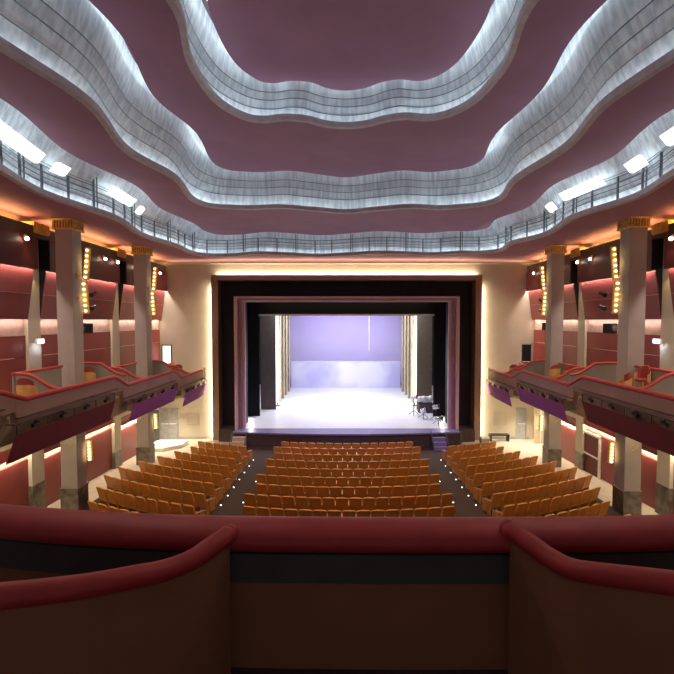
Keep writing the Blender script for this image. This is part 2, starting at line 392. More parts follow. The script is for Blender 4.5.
R3 = [(-4.2, 14.6), (-3.6, 15.75), (-3.0, 16.0), (-2.3, 15.85), (-1.5, 15.95), (-.85, 16.35), (-.14, 16.5), (.6, 16.35), (1.25, 15.95), (1.95, 15.75), (2.8, 15.85), (3.5, 15.4), (4.0, 14.4),
      (4.2, 12.5), (3.9, 10.5), (4.1, 8.6), (3.4, 7.4), (1.5, 7.0), (0, 6.7), (-1.5, 7.0), (-3.4, 7.4), (-4.1, 8.6), (-3.9, 10.5), (-4.3, 12.5)]
CEN = Vector((0, 11.2)); NA = 540
def byangle(poly):
    """resample a closed curve at NA equal angles about the middle of the hall"""
    pts = [Vector((p[0], p[1])) - CEN for p in poly]; out = []
    n = len(pts)
    for k in range(NA):
        t = 2 * PI * k / NA; d = Vector((math.cos(t), math.sin(t))); best = 0
        for i in range(n):
            a, b = pts[i], pts[(i + 1) % n]; e = b - a
            den = d.x * e.y - d.y * e.x
            if abs(den) < 1e-9: continue
            r = (a.x * e.y - a.y * e.x) / den; u = (a.x * d.y - a.y * d.x) / den
            if -1e-6 <= u <= 1 + 1e-6 and r > best: best = r
        out.append(CEN + d * best)
    return out
def ring(ctrl): return byangle(splinec([(x, y, 0) for x, y in ctrl], 8))
def offx(loop, dx, dy=0):
    hw = max(p.x for p in loop); out = []
    for p in loop:
        out.append(Vector((p.x * (1 - dx / hw), p.y + dy * (1 if p.y > CEN.y else -1) * min(1, abs(p.y - CEN.y) / 8))))
    return out
def outw(loop, d):
    out = []
    for i, p in enumerate(loop):
        t = loop[(i + 2) % NA] - loop[i - 2]; n = Vector((t.y, -t.x)); n.normalize(); out.append(p + n * d)
    return out
def strip(m, la, za, lb, zb):
    n = len(la); return m.add([(p.x, p.y, za) for p in la] + [(p.x, p.y, zb) for p in lb], [(i, (i + 1) % n, n + (i + 1) % n, n + i) for i in range(n)])
rect = byangle([(12.6, 30), (-12.6, 30), (-12.6, -8), (12.6, -8)])
r1, r2, r3 = ring(R1), ring(R2), ring(R3)
t1, t2, t3 = offx(r1, .80), offx(r2, .78), offx(r3, .5, -.1)
Z1, Z2, Z3, Z4 = 11.95, 13.25, 14.95, 16.2
def plate(name, outer, inner, z, label):
    m = MB(); strip(m, outer, z, inner, z); strip(m, outer, z + .16, inner, z + .16); strip(m, inner, z, inner, z + .16); strip(m, outer, z, outer, z + .16)
    return struct(name, m, M_ceil, label)
c1 = plate('ceiling', rect, outw(r1, .12), Z1, 'outer mauve ceiling around the first wavy light cove')
c2 = plate('ceiling.001', t1, outw(r2, .10), Z2, 'middle mauve ceiling between the first and second wavy light coves')
c3 = plate('ceiling.002', t2, outw(r3, .08), Z3, 'inner mauve ceiling between the second and third wavy light coves')
m = MB(); m.add([(p.x, p.y, Z4) for p in t3] + [(p.x, p.y, Z4 + .15) for p in t3], [tuple(range(NA)), tuple(range(NA, 2 * NA))] + [(i, (i + 1) % NA, NA + (i + 1) % NA, NA + i) for i in range(NA)])
c4 = struct('ceiling.003', m, M_ceil, 'topmost mauve ceiling panel inside the third cove')
for par, r, t, za, zb, cov in ((c1, r1, t1, Z1, Z2, 0), (c2, r2, t2, Z2, Z3, 1), (c3, r3, t3, Z3, Z4, 2)):
    # lip: pale rounded edge of the opening
    a, b = outw(r, .14), outw(r, -.02); m = MB()
    strip(m, a, za - .03, b, za - .02); strip(m, b, za - .02, b, za + .17); strip(m, b, za + .17, a, za + .17); strip(m, a, za + .17, a, za - .03)
    obj('cove_lip', m, M_lip, par)
    # fluorescent tube lying in the trough behind the lip
    tr = outw(r, .30); m = MB()
    m.tube([(p.x, p.y, za + .16) for p in tr[::3]], .045, 6, closed=True); obj('fluorescent_tube', m, M_tube, par)
    # trough floor + leaning silver cloth band
    lo = outw(r, .62); tp = outw(t, .42); m = MB()
    strip(m, a, za + .05, lo, za + .05); obj('cove_trough', m, M_lip, par)
    nb = 6; m = MB()
    for k in range(nb):
        f0, f1 = k / nb, (k + 1) / nb
        def mix(f): 
            g = 1 - (1 - f) ** 1.5 if cov else f
            return [lo[i].lerp(tp[i], g) for i in range(NA)]
        A, B = mix(f0), mix(f1); z0 = za + .05 + (zb + .85 - za - .05) * f0; z1 = za + .05 + (zb + .85 - za - .05) * f1
        strip(m, A, z0, B, z1)
    obj('silver_cloth_band', m, M_silver, par, smooth=True)
    tq = outw(t, .16); m = MB(); m.tube([(p.x, p.y, zb + .70) for p in tq], .04, 6, closed=True); obj('hidden_fill_tube', m, M_tube, par)  # unseen tube added above the plate to brighten the upper silver band
    # curved ribs
    for f in ((.28, .42, .55) if cov else (.24, .36, .48)):
        g = 1 - (1 - f) ** 1.5 if cov else f
        q = [lo[i].lerp(tp[i], g) for i in range(NA)]; q = outw(q, -.03); z = za + .05 + (zb + .85 - za - .05) * f
        m = MB(); m.tube([(p.x, p.y, z) for p in q[::2]], .016 if cov else .012, 4, closed=True); obj('cove_rib', m, M_rib, par)
# railing of the first cove: rails and posts standing on the lip
rl = outw(r1, .10); m = MB()
for z in (.42, .60, .78, .96): m.tube([(p.x, p.y, Z1 + z) for p in rl[::2]], .016, 4, closed=True)
rails = obj('cove_railing', m, M_steel, c1)
acc = 0; last = None; k = 0
for i, p in enumerate(rl):
    if last is not None: acc += (p - last).length
    last = p
    if (acc > 1.05 or last is None) and p.y > 9:
        acc = 0; k += 1
        mm = MB(); hgt = .98 if k % 3 else 1.28
        mm.box(-.03, -.03, 0, .03, .03, hgt - .17)
        if k % 3 == 0: mm.box(.10, -.02, 0, .135, .02, hgt - .17)
        obj('railing_post', mm, M_steel, rails, loc=(p.x, p.y, Z1 + .17))
# white lamp boxes fixed along the sides of the first cove
lb = outw(r1, .46)
def near(y, s):
    return min((p for p in lb if p.x * s > 0), key=lambda p: abs(p.y - y))
for s, ys in ((-1, ((11.0, 13.9), (14.6, 15.2), (17.2, 19.0), (20.0, 20.6))), (1, ((11.7, 12.6), (14.0, 14.9), (16.0, 18.2), (19.3, 20.1)))):
    for n, (ya, yb) in enumerate(ys):
        pa, pb = near(ya, s), near(yb, s); h0, h1 = Z1 + .82, Z1 + 1.08
        def bx_(p, o, h): return (p.x + s * o, p.y, h)
        m = MB(); m.hexa([bx_(pa, -.62, h0), bx_(pb, -.62, h0), bx_(pb, -.50, h0), bx_(pa, -.50, h0), bx_(pa, -.84, h1), bx_(pb, -.84, h1), bx_(pb, -.72, h1), bx_(pa, -.72, h1)])
        ob = obj('cove_lamp', m, M_box)
        tag(ob, '%s white lamp box in the outer ceiling cove on the %s, counted from the camera' % (['first', 'second', 'third', 'fourth'][n], SIDE[s]), 'lamp', 'white lamp boxes in the outer cove')

# ------------------------------------------------------------------ pillars and bulb strips
def bulb_strip(x, y, z, h, n, s, tilt, label):
    t = thing('bulb_strip', label, 'wall light', (x, y, z), 0, 'gilded bulb strips on the pillars')
    mt = Matrix.Rotation(tilt, 4, 'Y')
    m = MB().box(-.10, 0, 0, .10, .10, h).xf(mt); obj('back_plate', m, M_gold, t)
    for k in range(n):
        m = MB().ball((0, -.03, 0), .05, 8, 5); p = mt @ Vector((0, 0, h * (k + .5) / n))
        obj('bulb', m, M_bulb, t, loc=p)
    # lamp glow of the strip
    spot('bulb_strip_light', (x - s * .12, y - .35, z + h * .5), (x + s * .4, y + 1.0, z + h * .5 - .2), 3, (1, .7, .3), 140, r=.1)
    return t
def squiggle(pts): return MB().tube(spline(pts, 5), .014, 5)
for s in (-1, 1):
    for i, yc in enumerate((18.05, 24.6) if s < 0 else (17.75, 24.25)):
        near_ = 'near' if i == 0 else 'far'; xc = s * 11.17; f = fz(yc)
        t = thing('pillar', 'grey square pillar with gilded capital, %s one of the two on the %s' % (['nearer', 'farther'][i], SIDE[s]), 'pillar', (xc, yc, f), 0, 'pillars with gilded capitals')
        h = .33
        m = MB().box(-h, -h, .95, h, h, 11.55 - f); obj('shaft', m, M_pil, t, bevel=.02)
        m = MB().box(-h - .03, -h - .03, -.02, h + .03, h + .03, .95).box(-h - .05, -h - .05, .93, h + .05, h + .05, .99); obj('plinth', m, M_marble, t)
        m = MB().box(-h - .05, -h - .05, 11.55 - f, h + .05, h + .05, 11.93 - f); cp_ = obj('capital', m, M_golddark, t)
        m = MB()
        m.box(-h - .09, -h - .09, 11.53 - f, h + .09, h + .09, 11.59 - f)
        m.box(-h - .09, -h - .09, 11.88 - f, h + .09, h + .09, 11.94 - f)
        for k in range(7):
            a = -h + .0 + k * .11
            for q in (-1, 1):
                m.cyl((a, q * (h + .07), 11.57 - f), (a, q * (h + .07), 11.9 - f), .032, 6)
                m.cyl((q * (h + .07), a, 11.57 - f), (q * (h + .07), a, 11.9 - f), .032, 6)
        obj('fluting', m, M_gold, cp_)
        # small gilded ornaments on the faces
        for oz, ox in ((9.75, 0), (8.9, 0), (3.0 - .4 * i, 0)):
            zz = oz - f
            m = squiggle([(-.16, -.36, zz), (-.06, -.36, zz + .10), (.02, -.36, zz), (-.05, -.36, zz - .12), (.10, -.36, zz - .03), (.17, -.36, zz + .08)])
            m.xf(Matrix.Rotation(0 if oz < 5 else -s * PI / 2, 4, 'Z'))
            obj('gold_ornament', m, M_gold, t)
        side = SIDE[s]; wh = ['nearer', 'farther'][i]
        bulb_strip(s * 10.74, yc + .36, 9.62, 1.32, 6, s, -s * .09, 'upper gilded strip of round bulbs on the %s %s pillar' % (wh, side))
        bulb_strip(s * 10.74, yc + .36, 8.25, 1.32, 6, s, s * .05, 'middle gilded strip of round bulbs on the %s %s pillar' % (wh, side))
        bulb_strip(s * 10.72, yc + .36, 2.15 - i * .25, .85, 6, s, s * .04, 'lowest gilded strip of round bulbs on the %s %s pillar, under the balcony' % (wh, side))

# wall-top spotlights
def mini_spot(loc, s, label, group):
    t = thing('spotlight', label, 'spotlight', loc, 0, group)
    m = MB().tube([(s * .30, -.02, .1), (s * .12, 0, .02)], .02, 6); obj('arm', m, M_blk, t)
    m = MB().tube([(s * .14, .02, .06), (0, -.05, -.05)], .075, 10); obj('housing', m, M_white, t)
    m = MB().ball((-s * .03, -.08, -.07), .07, 8, 5); obj('lens', m, M_lamp, t)
    return t
for s in (-1, 1):
    for n, y in enumerate((16.6, 19.2, 22.0, 23.2, 25.4, 28.5)):
        mini_spot((s * 11.78, y, 11.02), s, 'small white spotlight under the %s cornice, %s from the camera' % (SIDE[s], NTH[n]), 'spotlights under the cornices')
        spot('cornice_spot', (s * 11.6, y, 10.9), (s * 12.2, y + .6, 8.2), 14, PINKW, 70)
# fixtures on the wall between the tiers
for s in (-1, 1):
    for yc, word in ((20.1, 'nearer'), (26.4, 'farther')):
        for zz, w2 in ((9.15, 'upper'), (8.55, 'lower')):
            t = thing('stage_spotlight', '%s black theatre spotlight on a bracket behind the %s %s pillar' % (w2, word, SIDE[s]), 'spotlight', (s * 11.35, yc, zz), 0, 'black theatre spotlights beside the pillars')
            m = MB().box(-.03, .0, -.03, .03, .06, .03).tube([(0, .03, 0), (s * .95, .03, 0)], .02, 6); obj('bracket', m, M_blk, t)
            m = MB().tube([(-.02, .14, .05), (0, -.14, -.04)], .085, 10).tube([(0, -.14, -.04), (.01, -.2, -.06)], .10, 10); obj('housing', m, M_blk, t)
        t = thing('loudspeaker', 'black loudspeaker hung on the wall beyond the %s %s pillar' % (word, SIDE[s]), 'loudspeaker', (s * 11.9, yc + .3, 7.62), s * .4, 'black wall loudspeakers')
        m = MB().box(-.22, -.2, -.22, .22, .2, .22); obj('cabinet', m, M_blk, t, bevel=.03)
        m = MB().lathe([(.15, 0), (.16, .02), (.05, .03)], seg=14).xf(Matrix.Translation((0, -.2, 0)) @ Matrix.Rotation(PI / 2, 4, 'X')); obj('speaker_cone', m, M_steel, t)
        m = MB().box(-.04 if s > 0 else -.55, .0, -.03, .55 if s > 0 else .04, .05, .03); obj('bracket', m, M_blk, t)
# lit exit signs on the near pilasters
for s in (-1, 1):
    t = thing('exit_sign', 'small lit white sign on the pilaster of the %s upper wall' % SIDE[s], 'sign', (s * 12.20, 17.72, 7.15))
    m = MB().box(-.04, -.21, -.10, .04, .21, .10); obj('housing', m, M_white, t)
    m = MB().box(min(-s * .045, -s * .055), -.19, -.08, max(-s * .045, -s * .055), .19, .08); fc = obj('lit_face', m, M_exit, t)
    m = MB()
    for a, b, c_, d in ((-.14, -.03, -.08, .03), (-.05, -.05, -.03, .05), (.02, -.03, .10, -.01), (.02, .01, .10, .03), (.12, -.05, .14, .05)):
        m.box(min(-s * .055, -s * .06), a, b, max(-s * .055, -s * .06), c_, d)
    obj('pictogram', m, M_steel, fc)
    m = MB().box(min(0, s * .16), -.05, -.03, max(0, s * .16), .05, .03); obj('mount', m, M_white, t)
    area('exit_light', (s * 12.10, 17.72, 7.0), (s * .6, 0, -1), .3, .05, 2.5, (.7, .8, 1), 'X')

# ------------------------------------------------------------------ side balconies
RAILZ = [(-1, 12.2, 6.08, 5.4), (12.8, 18.25, 5.70, 5.05), (18.9, 24.45, 5.24, 4.56), (25.25, 29.4, 4.76, 4.06)]
def balcony(s):
    t = thing('side_balcony', '%s side balcony of stepped boxes with red padded rails' % SIDE[s], 'balcony', (0, 0, 0))
    xf = 9.4
    # rail path with S steps
    pts = []
    for i, (ya, yb, z, _) in enumerate(RAILZ):
        pts += [(s * xf, ya, z + .02 if i else z), (s * xf, ya + .3, z), (s * xf, ya + 1.2, z), (s * xf, yb - 1.8, z), (s * xf, yb - .7, z), (s * xf, yb - .25, z - .05)]
    sp = spline(pts, 7)
    m = MB().tube(sp, .10, 10, ry=.085); obj('padded_rail', m, M_pad, t, smooth=True)
    # parapet: face follows the rail; moulding along its foot
    def botz(y):
        for i, (ya, yb, z, zb) in enumerate(RAILZ):
            if y <= yb + .3: return zb
        return RAILZ[-1][3]
    m = MB(); n = len(sp); F = []; V = []
    for p in sp:
        zb = botz(p.y)
        V += [(s * (xf - .06), p.y, p.z - .05), (s * (xf - .02), p.y, zb), (s * (xf + .10), p.y, zb), (s * (xf + .08), p.y, p.z - .05)]
    for i in range(n - 1):
        for k in range(4): F.append((4 * i + k, 4 * i + (k + 1) % 4, 4 * i + 4 + (k + 1) % 4, 4 * i + 4 + k))
    F += [(0, 1, 2, 3), (4 * n - 4, 4 * n - 3, 4 * n - 2, 4 * n - 1)]
    m.add(V, F); obj('parapet', m, M_parapet, t)
    m = MB()
    for i, (ya, yb, z, zb) in enumerate(RAILZ):
        m.box(min(s * (xf - .10), s * (xf + .02)), ya - .3, zb + .14, max(s * (xf - .10), s * (xf + .02)), yb - .2, zb + .18)
    obj('moulding', m, M_cornice, t)
    # white end cap at the stage end
    m = MB().box(min(s * 9.28, s * 9.52), 29.4, 4.1, max(s * 9.28, s * 9.52), 29.46, 4.86); obj('end_cap', m, M_white, t)
    # slabs
    for i, (ya, yb, z, zb) in enumerate(RAILZ):
        y0 = ya - .32 if i else ya; y1 = yb + .33 if i < 3 else 29.4
        fl = z - .5; so = fl - .85
        m = MB()
        # front lower fascia slopes back to the soffit
        prof = [(9.56, zb + .3), (9.56, zb - .02), (9.85, so + .12), (9.95, so), (12.6, so), (12.6, fl), (9.58, fl), (9.58, zb + .3)]
        m.prism(prof, lambda a, b, q: (s * a, q, b), y0, y1)
        obj('box_floor', m, M_soffit, t)
        area('soffit_light', (s * 11.0, (y0 + y1) / 2, so - .03), (0, 0, -1), .5, (y1 - y0) * .55, 60 if i else 20, (1, .80, .52), 'Y')
    # dividers between the boxes
    for n_, (yd, z, xe) in enumerate(((9.0, 6.08, 11.2), (14.8, 5.70, 11.05), (19.08, 5.66, 12.1), (20.9, 5.24, 10.95), (25.4, 5.2, 11.3), (27.3, 4.76, 11.05))):
        x_ = [(9.45, -.02), (9.75, .02), (10.05, .16), (10.35, .36), (10.65, .48), (xe - .02, .50)]
        path = [(s * a, yd, z + b) for a, b in x_]
        sp2 = spline(path, 5)
        if xe > 12: sp2 = [p for p in sp2]
        fl = z - 1.0
        m = MB(); k = len(sp2)
        V = []
        for p in sp2: V += [(p.x, yd - .04, p.z), (p.x, yd + .04, p.z), (p.x, yd + .04, fl - .5), (p.x, yd - .04, fl - .5)]
        F = []
        for i in range(k - 1):
            for q in range(4): F.append((4 * i + q, 4 * i + (q + 1) % 4, 4 * i + 4 + (q + 1) % 4, 4 * i + 4 + q))
        F += [(0, 1, 2, 3), (4 * k - 4, 4 * k - 3, 4 * k - 2, 4 * k - 1)]
        m.add(V, F); dv = obj('box_divider', m, M_screen, t)
        m = MB().tube(sp2, .075, 8, ry=.06); obj('padded_top', m, M_pad, dv, smooth=True)
    # low screens at the back of the boxes
    for yd, ye, z in ((14.8, 17.3, 5.70), (20.9, 23.5, 5.24), (27.3, 28.8, 4.76), (9, 11.6, 6.08)):
        x = s * 11.1
        m = MB().box(min(x, x + s * .07), yd, z - 1.0, max(x, x + s * .07), ye, z + .46); dv = obj('back_screen', m, M_screen, t)
        m = MB().tube([(x + s * .035, yd, z + .49), (x + s * .035, ye + .05, z + .49)], .07, 8, ry=.055); obj('padded_top', m, M_pad, dv, smooth=True)
    m = MB().box(min(s * 12.08, s * 12.16), 19.0, 4.7, max(s * 12.08, s * 12.16), 19.1, 6.1); obj('white_post', m, M_white, t)
    return t
bal = {s: balcony(s) for s in (-1, 1)}

# banners hung below the balcony fronts, with small black lamps behind them
BAN = [(12.35, 17.75, 4.93, 4.78, 4.02, M_ban1, 'maroon'), (19.3, 24.45, 4.42, 4.34, 3.62, M_ban2, 'violet-lit'), (25.7, 29.7, 3.92, 3.84, 3.05, M_ban2, 'short violet-lit')]
for s in (-1, 1):
    for bi, (ya, yb, zr, zt, zb, mt, word) in enumerate(BAN):
        t = thing('acoustic_banner', '%s cloth banner hung below the %s balcony front%s' % (word, SIDE[s], [', nearest the camera', ' between the two pillars', ' beside the stage wall'][bi]), 'banner', (s * 9.3, ya, zr), 0, 'banners below the balcony fronts')
        L = yb - ya; m = MB(); N = 12; V = []; F = []
        for i in range(N + 1):
            f = i / N; y = f * L
            bul = .0 if bi < 2 else .25 * max(0, f - .6) ** 1.5
            xt = -s * .02; xb = s * .10
            ztp = zt - zr; zbp = zb - zr + (bul * 1.2)
            y2 = y - .25 + f * .05
            V += [(xt, y, ztp), (xb, y2, zbp), (xb + s * .015, y2, zbp), (xt + s * .015, y, ztp)]
        for i in range(N):
            for k in range(4): F.append((4 * i + k, 4 * i + (k + 1) % 4, 4 * i + 4 + (k + 1) % 4, 4 * i + 4 + k))
        F += [(0, 1, 2, 3), (4 * N, 4 * N + 1, 4 * N + 2, 4 * N + 3)]
        m.add(V, F); obj('cloth', m, mt, t)
        m = MB().tube([(0, -.1, .12), (0, L + .1, .12)], .018, 6); obj('rod', m, M_blk, t)
        k = 4
        for q in range(k + 1):
            m = MB().cyl((-s * .01, .03 + q * (L - .06) / k, zt - zr - .02), (-s * .01, .03 + q * (L - .06) / k, .12), .014, 5)
            if q in (0, k): m.cyl((0, .03 + q * (L - .06) / k, .12), (s * .3, .03 + q * (L - .06) / k, .13), .015, 5)
            obj('hanger', m, M_blk, t)
        for q in range(k):
            y = ya + (q + .72) * L / k
            u = thing('balcony_lamp', 'small black lamp above the %s banner, %s from the camera on the %s side' % (['maroon', 'middle violet-lit', 'short violet-lit'][bi], NTH[q], SIDE[s]), 'spotlight', (s * 9.42, y, zr - .06), 0, 'black lamps behind the banners')
            m = MB().tube([(0, .12, .03), (0, -.12, -.03)], .065, 8); obj('housing', m, M_blk, u)
            m = MB().box(-.012, -.02, 0, .012, .02, .14); obj('yoke', m, M_blk, u)

# ------------------------------------------------------------------ box chairs
def box_chair(loc, rz, label):
    t = thing('box_chair', label, 'chair', loc, rz, 'honey wood chairs in the balcony boxes')
    m = MB(); arc = [(.26 * math.cos(a), .24 * math.sin(a)) for a in [math.radians(-15 + i * 210 / 12) for i in range(13)]]
    V = []; F = []
    for i, (x, y) in enumerate(arc):
        f = 1 - abs(i - 6) / 6; z = .64 + .12 * min(1, f * 1.6); k = 1.07
        V += [(x, -y, .38), (x, -y, z), (x * k, -y * k, z), (x * k, -y * k, .38)]
    for i in range(12):
        for q in range(4): F.append((4 * i + q, 4 * i + (q + 1) % 4, 4 * i + 4 + (q + 1) % 4, 4 * i + 4 + q))
    F += [(0, 1, 2, 3), (48, 49, 50, 51)]
    m.add(V, F); obj('curved_shell', m, M_chairw, t)
    m = MB(); V = []; F = []
    for i, (x, y) in enumerate(arc[2:11]):
        V += [(x * .97, -y * .97, .46), (x * 1.0, -y * 1.0, .84 + .14 * math.sin(PI * i / 8)), (x * .86, -y * .86, .82 + .14 * math.sin(PI * i / 8)), (x * .82, -y * .82, .46)]
    for i in range(8):
        for q in range(4): F.append((4 * i + q, 4 * i + (q + 1) % 4, 4 * i + 4 + (q + 1) % 4, 4 * i + 4 + q))
    F += [(0, 1, 2, 3), (32, 33, 34, 35)]
    m.add(V, F); obj('back_cushion', m, M_chairr, t)
    m = MB().lathe([(.20, .38), (.235, .41), (.235, .46), (.19, .49)], seg=16); obj('seat', m, M_chairr, t)
    for a in (-1, 1):
        for b in (-1, 1):
            m = MB().cyl((a * .19, b * .17, 0), (a * .16, b * .15, .39), .018, 6); obj('leg', m, M_chairw, t)
    return t
CH = [(-1, 10.2, 14.1, .2, 5.7, 'nearest the camera behind the front rail'), (-1, 11.0, 18.95, .3, 5.55, 'in the box just beyond the nearer pillar'),
      (-1, 10.9, 21.4, 0, 5.24, 'against the back screen between the pillars'), (-1, 10.95, 25.9, .2, 4.95, 'in the box just beyond the farther pillar'),
      (-1, 10.6, 28.2, .2, 4.76, 'in the last box by the front wall'),
      (1, 10.75, 16.4, 1.9, 5.85, 'turned toward the stage before the nearer pillar'), (1, 10.15, 16.5, 1.3, 5.6, 'close to the rail before the nearer pillar'),
      (1, 10.95, 19.5, -.2, 5.3, 'just beyond the nearer pillar'),
      (1, 10.9, 22.0, 0, 5.3, 'against the back screen between the pillars'), (1, 10.75, 23.2, 0, 5.24, 'beside the farther pillar'),
      (1, 11.0, 25.7, -.2, 4.95, 'in the box just beyond the farther pillar'), (1, 10.5, 28.2, -.2, 4.76, 'in the last box by the front wall')]
proto = None
for s, x, y, rz, z, words in CH:
    lab = 'honey wood tub chair on the %s balcony, %s' % (SIDE[s], words)
    if proto is None: proto = box_chair((s * x, y, z - .5), rz, lab)
    else: dup(proto, (s * x, y, z - .5), rz, lab)

# ------------------------------------------------------------------ theatre seats
def seat_proto():
    t = thing('theatre_seat', 'orange theatre seat', 'seat', (0, 0, 0), 0, 'orange theatre seats')
    # backrest: crowned top with rounded corners, leaning back
    w2 = .230; pr = [(-w2, .34), (w2, .34), (w2, .86)]
    for k in range(6):
        a = PI / 2 * k / 5; pr.append((w2 - .07 + .07 * math.cos(a), .88 + .06 * math.sin(a)))
    pr.append((0, .955))
    for k in range(6):
        a = PI / 2 + PI / 2 * k / 5; pr.append((-w2 + .07 + .07 * math.cos(a), .88 + .06 * math.sin(a)))
    pr.append((-w2, .86))
    m = MB(); n = len(pr); V = []
    for d, k in ((-.05, .93), (-.035, 1), (.02, 1), (.035, .9)):
        for a, b in pr:
            lean = -.28 * (b - .4)
            V.append((a * k, d + lean - .10 + (.02 if d < -.04 else 0) * (abs(a) / w2), (b - .65) * (k if k < 1 else 1) + .65))
    F = [tuple(range(n))[::-1], tuple(range(3 * n, 4 * n))]
    for l in range(3):
        for i in range(n): F.append((l * n + i, l * n + (i + 1) % n, (l + 1) * n + (i + 1) % n, (l + 1) * n + i))
    m.add(V, F); obj('backrest', m, M_orange, t, smooth=False)
    m = MB().hexa([(-.21, -.12, .36), (.21, -.12, .36), (.2, .30, .40), (-.2, .30, .40), (-.21, -.12, .44), (.21, -.12, .44), (.2, .32, .49), (-.2, .32, .49)])
    obj('seat_cushion', m, M_cush, t, bevel=.03)
    for q in (-1, 1):
        x = q * .241
        m = MB().hexa([(x - .012, -.1, 0), (x + .012, -.1, 0), (x + .012, .12, 0), (x - .012, .12, 0), (x - .012, -.14, .60), (x + .012, -.14, .60), (x + .012, .24, .62), (x - .012, .24, .62)])
        obj('armrest_support', m, M_wood, t)
    return t
sp0 = seat_proto(); used = [False]
endp = MB().prism([(0, .10), (.30, .10), (.32, .56), (-.06, .60)], lambda a, b, q: (q, a, b), -.02, .02)
end_mesh = obj('end_panel', endp, M_wood)
def put_seat(x, y0, R, lab, end=0, wide=1):
    y = y0 + x * x / (2 * R); rz = math.atan(x / R)
    loc = (x, y, fz(y))
    if not used[0]:
        sp0.location = loc; sp0.rotation_euler = (0, 0, rz); sp0['label'] = lab; r = sp0; used[0] = True
    else: r = dup(sp0, loc, rz, lab, skip=('end_panel',))
    r.scale = (wide, 1, 1)
    if end:
        e = end_mesh.copy(); C.objects.link(e); e.parent = r; e.location = (end * .275, .06, 0)
    return r
RAD = 17.4
for i in range(10):
    n = 15 if i % 2 == 0 else 16; y0 = 25.62 - 1.225 * i
    for k in range(n):
        if i == 9 and 3 <= k < n - 3: continue
        x = (k - (n - 1) / 2) * .508
        c = k + 1 if k < n / 2 else n - k
        if n % 2 and k == n // 2: w_ = 'middle seat'
        else: w_ = '%s seat from its %s end' % (NTH[c - 1], 'left' if k < n / 2 else 'right')
        put_seat(x, y0, RAD, 'orange theatre seat in the centre block, %s row, %s' % (ORD[i], w_), -1 if k == 0 else (1 if k == n - 1 else 0))
WALL = [6, 6, 7, 8, 9, 10, 10, 10, 8, 8]
for s in (-1, 1):
    for i in range(10):
        n = WALL[i]; y0 = 24.05 - 1.245 * i
        for k in range(n):
            if i == 9 and k < n - 4: continue
            x = s * (5.78 + k * .52)
            if abs(x) > 10.3 and min(abs(y0 + x * x / 34.8 - q) for q in (18.05, 17.75)) < .8: continue
            put_seat(x, y0, RAD, 'orange theatre seat in the %s block, %s row, %s from the aisle' % (SIDE[s], ORD[i], NTH[k]), -s if k == 0 else 0, 1.03 + .012 * k)
bpy.data.objects.remove(end_mesh)
# aisle step lights
def led(x, y, lab):
    z = fz(y); t = thing('aisle_light', lab, 'step light', (x, y, z + .012), 0, 'white step lights along the aisles')
    obj('base', MB().lathe([(.04, 0), (.04, .03), (.03, .05)], seg=10), M_steel, t)
    obj('lens', MB().lathe([(.026, .05), (.026, .07), (.01, .078)], seg=10), M_led, t)
for s in (-1, 1):
    for n, y in enumerate((25.0, 23.85, 22.7, 21.6, 20.48, 19.4, 18.3)):
        led(s * 5.28, y, 'white step light at the foot of the %s seat block, %s from the stage' % (SIDE[s], NTH[n]))
    for n, y in enumerate((21.3, 18.6, 16.2)):
        led(s * 4.42, y, 'white step light beside the centre block on its %s, %s from the stage' % (SIDE[s], NTH[n]))

# ------------------------------------------------------------------ stage
SZ = .90
m = MB(); pts = [(-8.6, 30.4), (-8.5, 29.4)]
edge = [(x, 27.75 + .011 * x * x) for x in [-7.9 + i * 15.8 / 20 for i in range(21)]]
ap = [(x, 27.75 + .011 * x * x) for x in [-7.25 + i * 14.5 / 20 for i in range(21)]]
poly = [(7.25, 29.25), (-7.25, 29.25)] + ap
m.prism(poly, lambda a, b, q: (a, b, q), SZ - .10, SZ); stage = struct('floor_stage', MB().box(-9.5, 31.2, SZ - .2, 9.5, 50, SZ).box(-7.2, 29.25, SZ - .2, 7.2, 31.2, SZ), M_stage, 'white lit stage floor')
obj('stage_apron', m, M_stagef, stage)
inner = [(8.44, 30.5), (-8.44, 30.5), (-8.44, 29.3), (-7.6, 29.2)] + [(x, y + .12) for x, y in ap] + [(7.6, 29.2), (8.44, 29.3)]
m = MB().prism(inner, lambda a, b, q: (a, b, q), -.05, SZ - .101); obj('stage_front', m, M_brown, stage)
# stage box
m = MB().box(-14, 50.2, 0, 14, 50.4, 14).box(-14.2, 31.2, 0, -14, 50.4, 14).box(14, 31.2, 0, 14.2, 50.4, 14).box(-14, 31.2, 12.4, 14, 50.4, 12.6)
m.box(-14, 31.2, -.1, -9.5, 50, SZ).box(9.5, 31.2, -.1, 14, 50, SZ).box(-14, 31.2, 9.7, 14, 31.3, 12.5).box(-14, 31.2, 0, -7.76, 31.3, 12.5).box(7.76, 31.2, 0, 14, 31.3, 12.5)
struct('wall_stage', m, M_black, 'black walls of the stage house')
def curtain(name, x0, x1, y, z0, z1, mat_, lab, folds=0, depth=.06, cat='curtain', group=None):
    m = MB(); N = max(2, folds * 8); V = []; F = []
    for i in range(N + 1):
        x = x0 + (x1 - x0) * i / N; d = depth * math.sin(i / 8 * 2 * PI) if folds else 0
        V += [(x, y + d, z0), (x, y + d, z1), (x, y + d + .05, z1), (x, y + d + .05, z0)]
    for i in range(N):
        for q in range(4): F.append((4 * i + q, 4 * i + (q + 1) % 4, 4 * i + 4 + (q + 1) % 4, 4 * i + 4 + q))
    F += [(0, 1, 2, 3), (4 * N, 4 * N + 1, 4 * N + 2, 4 * N + 3)]
    m.add(V, F); return tag(obj(name, m, mat_), lab, cat, group)
